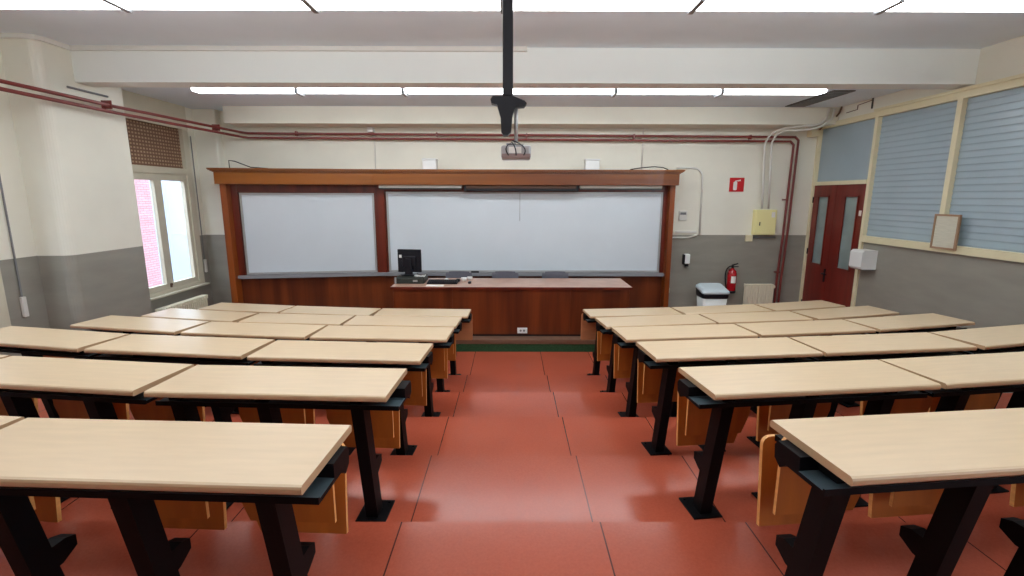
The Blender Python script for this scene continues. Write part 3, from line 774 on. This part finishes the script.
for dx, z0, lab in ((0, 2.05, 'left of two white conduits curving down to the yellow cabinet'), (.11, 2.05, 'right of two white conduits curving down to the yellow cabinet')):
    cable(lab, [Vector((5.02+dx*.8, 8.07, 3.62)), Vector((5.0+dx*.8, 8.06, 3.5))]+bez((4.98+dx*.8, 8.06, 3.46), (4.9, 8.06, 3.36-dx*.5), (4.7, 8.07, 3.36-dx*.5))+bez((4.6, 8.2, 3.36-dx*.5), (4.22+dx, 8.35, 3.36), (4.22+dx, 8.40, 3.08))+[Vector((4.25+dx, 8.40, 2.6)), Vector((4.30+dx, 8.45, z0))], .017, 'whitem', 'conduit')
# conduits over the door
cable('cream conduit stepping down the wall above the door', [(5.185, 7.35, 3.86), (5.185, 7.35, 3.5)], .012, 'soot', 'conduit')
cable('thin brown cable stepping along the wall above the transom', [(5.19, 7.36, 3.62), (5.19, 7.66, 3.60), (5.19, 7.66, 3.54), (5.19, 7.9, 3.53)], .006, 'nosing', 'cable')
cable('curved cream conduit in the corner above the door', [Vector((5.17, 8.0, 3.64))]+bez((5.17, 8.02, 3.6), (5.17, 8.05, 3.49), (5.17, 8.3, 3.46))+[Vector((5.17, 8.5, 3.36))], .014, 'nosing', 'conduit')
bm = B(); add_box(bm, 4.98, 5.12, 8.40, 8.53, 3.24, 3.34, bev=.006); tag(obj('junction_box', bm, M['cream']), 'cream junction box in the corner above the door', 'junction box')
# dark ventilation grille at the far right of the ceiling
t = thing('ceiling_vent', 'dark ventilation grille in the ceiling beside the last lamp', 'vent', (4.43, 7.42, 3.645))
bm = B(); add_box(bm, -.15, .15, -.58, .58, -.012, 0)
obj('vent_frame', bm, M['soot'], t)
bm = B()
for i in range(12): add_box(bm, -.12, .12, -.55+i*.095, -.51+i*.095, -.02, -.012)
obj('vent_slats', bm, M['grey'], t)

# fire extinguisher
t = thing('fire_extinguisher', 'red fire extinguisher with black hose hung on the grey wall', 'fire extinguisher', (3.89, 8.46, .59))
bm = B(); add_lathe(bm, [(.055, 0), (.075, .02), (.078, .05), (.078, .33), (.065, .38), (.03, .41), (.022, .43)], (0, 0, 0), 24); obj('cylinder', bm, M['redext'], t)
bm = B(); add_lathe(bm, [(.08, -.012), (.08, .03)], (0, 0, 0), 24); obj('base_ring', bm, M['dark'], t)
bm = B(); add_lathe(bm, [(.02, .43), (.022, .47)], (0, 0, 0), 12); add_prism(bm, [(-.03, .455), (.0, .47), (.09, .50), (.085, .515), (-.01, .49)], 'y', -.012, .012); add_box(bm, .0, .1, -.01, .01, .445, .46); obj('valve_handle', bm, M['dark'], t)
bm = B(); add_tube(bm, [Vector((-.02, 0, .455))]+bez((-.04, 0, .46), (-.14, -.02, .43), (-.125, -.02, .25))+[Vector((-.10, -.02, .10)), Vector((-.085, -.02, .04))], .011, 8); obj('hose', bm, M['dark'], t)
bm = B(); add_prism(bm, [(math.cos(a)*.0795, math.sin(a)*.0795) for a in [-2.1+i*.12 for i in range(10)]]+[(math.cos(a)*.076, math.sin(a)*.076) for a in [-2.1+i*.12 for i in range(9, -1, -1)]], 'z', .17, .29); obj('paper_label', bm, M['paper'], t)
bm = B(); add_box(bm, -.03, .03, .06, .085, .3, .4); obj('wall_bracket', bm, M['dark'], t)

# bin
t = thing('waste_bin', 'white waste bin with black band and pale blue-white swing lid', 'bin', (3.42, 8.12, 0))
def bmloft(bm, secs, mi=0):
    rings = []
    for (w, d, z, dz) in secs:
        rings.append([bm.verts.new((p[0], p[1], z+dz*(p[1]/d if d else 0))) for p in rounded(-w, w, -d, d, .05)])
    for a, b in zip(rings, rings[1:]):
        n = len(a)
        for i in range(n):
            f = bm.faces.new([a[i], a[(i+1) % n], b[(i+1) % n], b[i]]); f.material_index = mi; f.smooth = True
    bm.faces.new(rings[0][::-1]); bm.faces.new(rings[-1])
bm = B(); bmloft(bm, [(.165, .14, 0, 0), (.21, .17, .58, 0)]); obj('bin_body', bm, M['white'], t)
bm = B(); bmloft(bm, [(.212, .172, .57, 0), (.222, .182, .60, .02), (.224, .184, .70, .035)]); obj('bin_collar', bm, M['dark'], t)
bm = B(); bmloft(bm, [(.232, .192, .685, .035), (.228, .188, .72, .035), (.19, .15, .755, .03)]); obj('bin_lid', bm, mat('pale_blue_lid', srgb(205, 220, 226), .35), t)

# radiators
def radiator(label, loc, rz, n, h, pitch=.05):
    t = thing('radiator', label, 'radiator', loc, rz)
    for i in range(n):
        bm = B(); x = (i-(n-1)/2)*pitch
        for dy in (-.03, .03): add_box(bm, x-.012, x+.012, dy-.012, dy+.012, .05, h-.03, bev=.004)
        w_ = pitch*.36; add_box(bm, x-w_, x+w_, -.055, .055, h-.06, h, bev=.006); add_box(bm, x-w_, x+w_, -.055, .055, .05, .11, bev=.006)
        add_box(bm, x-w_, x+w_, -.05, -.03, .10, h-.05)
        if i in (1, n-2): add_box(bm, x-.012, x+.012, -.03, .03, 0, .05)
        obj('radiator_column', bm, M['rad'], t)
    bm = B(); add_tube(bm, [(n*pitch/2-.02, 0, h-.05), (n*pitch/2+.03, 0, h-.05)], .016); add_lathe(bm, [(.028, n*pitch/2+.005), (.028, n*pitch/2+.035)], (0, 0, h-.05), 12, axis='x'); obj('radiator_valve', bm, M['rad'], t)
radiator('cream column radiator on the wall beside the oxblood pipe drop', (4.36, 8.42, 0), 0, 11, .74, .045)
radiator('cream column radiator under the brick-view window', (-5.08, 7.36, 0), -PI/2, 21, .64, .052)

# right wall fittings
t = thing('paper_towel_dispenser', 'white paper towel dispenser on the corridor wall by the door', 'dispenser', (5.2, 6.98, 1.23))
bm = B(); add_prism(bm, [(-.22, .03), (-.20, 0), (-.002, 0), (-.002, .27), (-.19, .27), (-.22, .24)], 'y', -.12, .13); obj('dispenser_body', bm, M['white'], t)
bm = B(); add_box(bm, -.19, -.03, -.12, .13, -.012, 0); obj('dispenser_slot', bm, M['grey'], t)
t = thing('framed_notice', 'framed printed notice standing on the sill of the blue glazed band', 'framed notice', (5.12, 5.86, 1.69))
bm = B(); fw, fh = .17, .41
add_box(bm, -.012, .012, -fw, -fw+.022, 0, fh); add_box(bm, -.012, .012, fw-.022, fw, 0, fh); add_box(bm, -.012, .012, -fw+.022, fw-.022, 0, .022); add_box(bm, -.012, .012, -fw+.022, fw-.022, fh-.022, fh)
obj('frame', bm, M['frame_wood'], t)
bm = B(); add_box(bm, -.004, .006, -fw+.022, fw-.022, .022, fh-.022); obj('printed_sheet', bm, M['papertext'], t)
t.location = (5.135, 5.77, 1.64)

# ------------------------------------------------------------------ light from outside
w = bpy.data.worlds.new('World'); SC.world = w; w.use_nodes = True
bg = w.node_tree.nodes['Background']; bg.inputs[0].default_value = (.74, .87, 1.0, 1); bg.inputs[1].default_value = 6.3

# ------------------------------------------------------------------ camera
cam = bpy.data.cameras.new('Camera'); co = bpy.data.objects.new('Camera', cam); COL.objects.link(co)
cam.sensor_width = 36; cam.lens = 486.08/1024*36; cam.clip_start = .02
co.location = (0, 0, 2.245)
pitch, yaw, roll = .1860, .0014, -.0021
R = Matrix.Rotation(-yaw, 4, 'Z') @ Matrix.Rotation(PI/2-pitch, 4, 'X') @ Matrix.Rotation(-roll, 4, 'Z')
co.rotation_euler = R.to_euler()
SC.camera = co
SC.view_settings.view_transform = 'Standard'; SC.view_settings.look = 'None'
SC.view_settings.gamma = 1; SC.view_settings.use_curve_mapping = False
SC.view_settings.exposure = 0.12
SC.cycles.use_denoising = True
SC.cycles.max_bounces = 10; SC.cycles.diffuse_bounces = 6
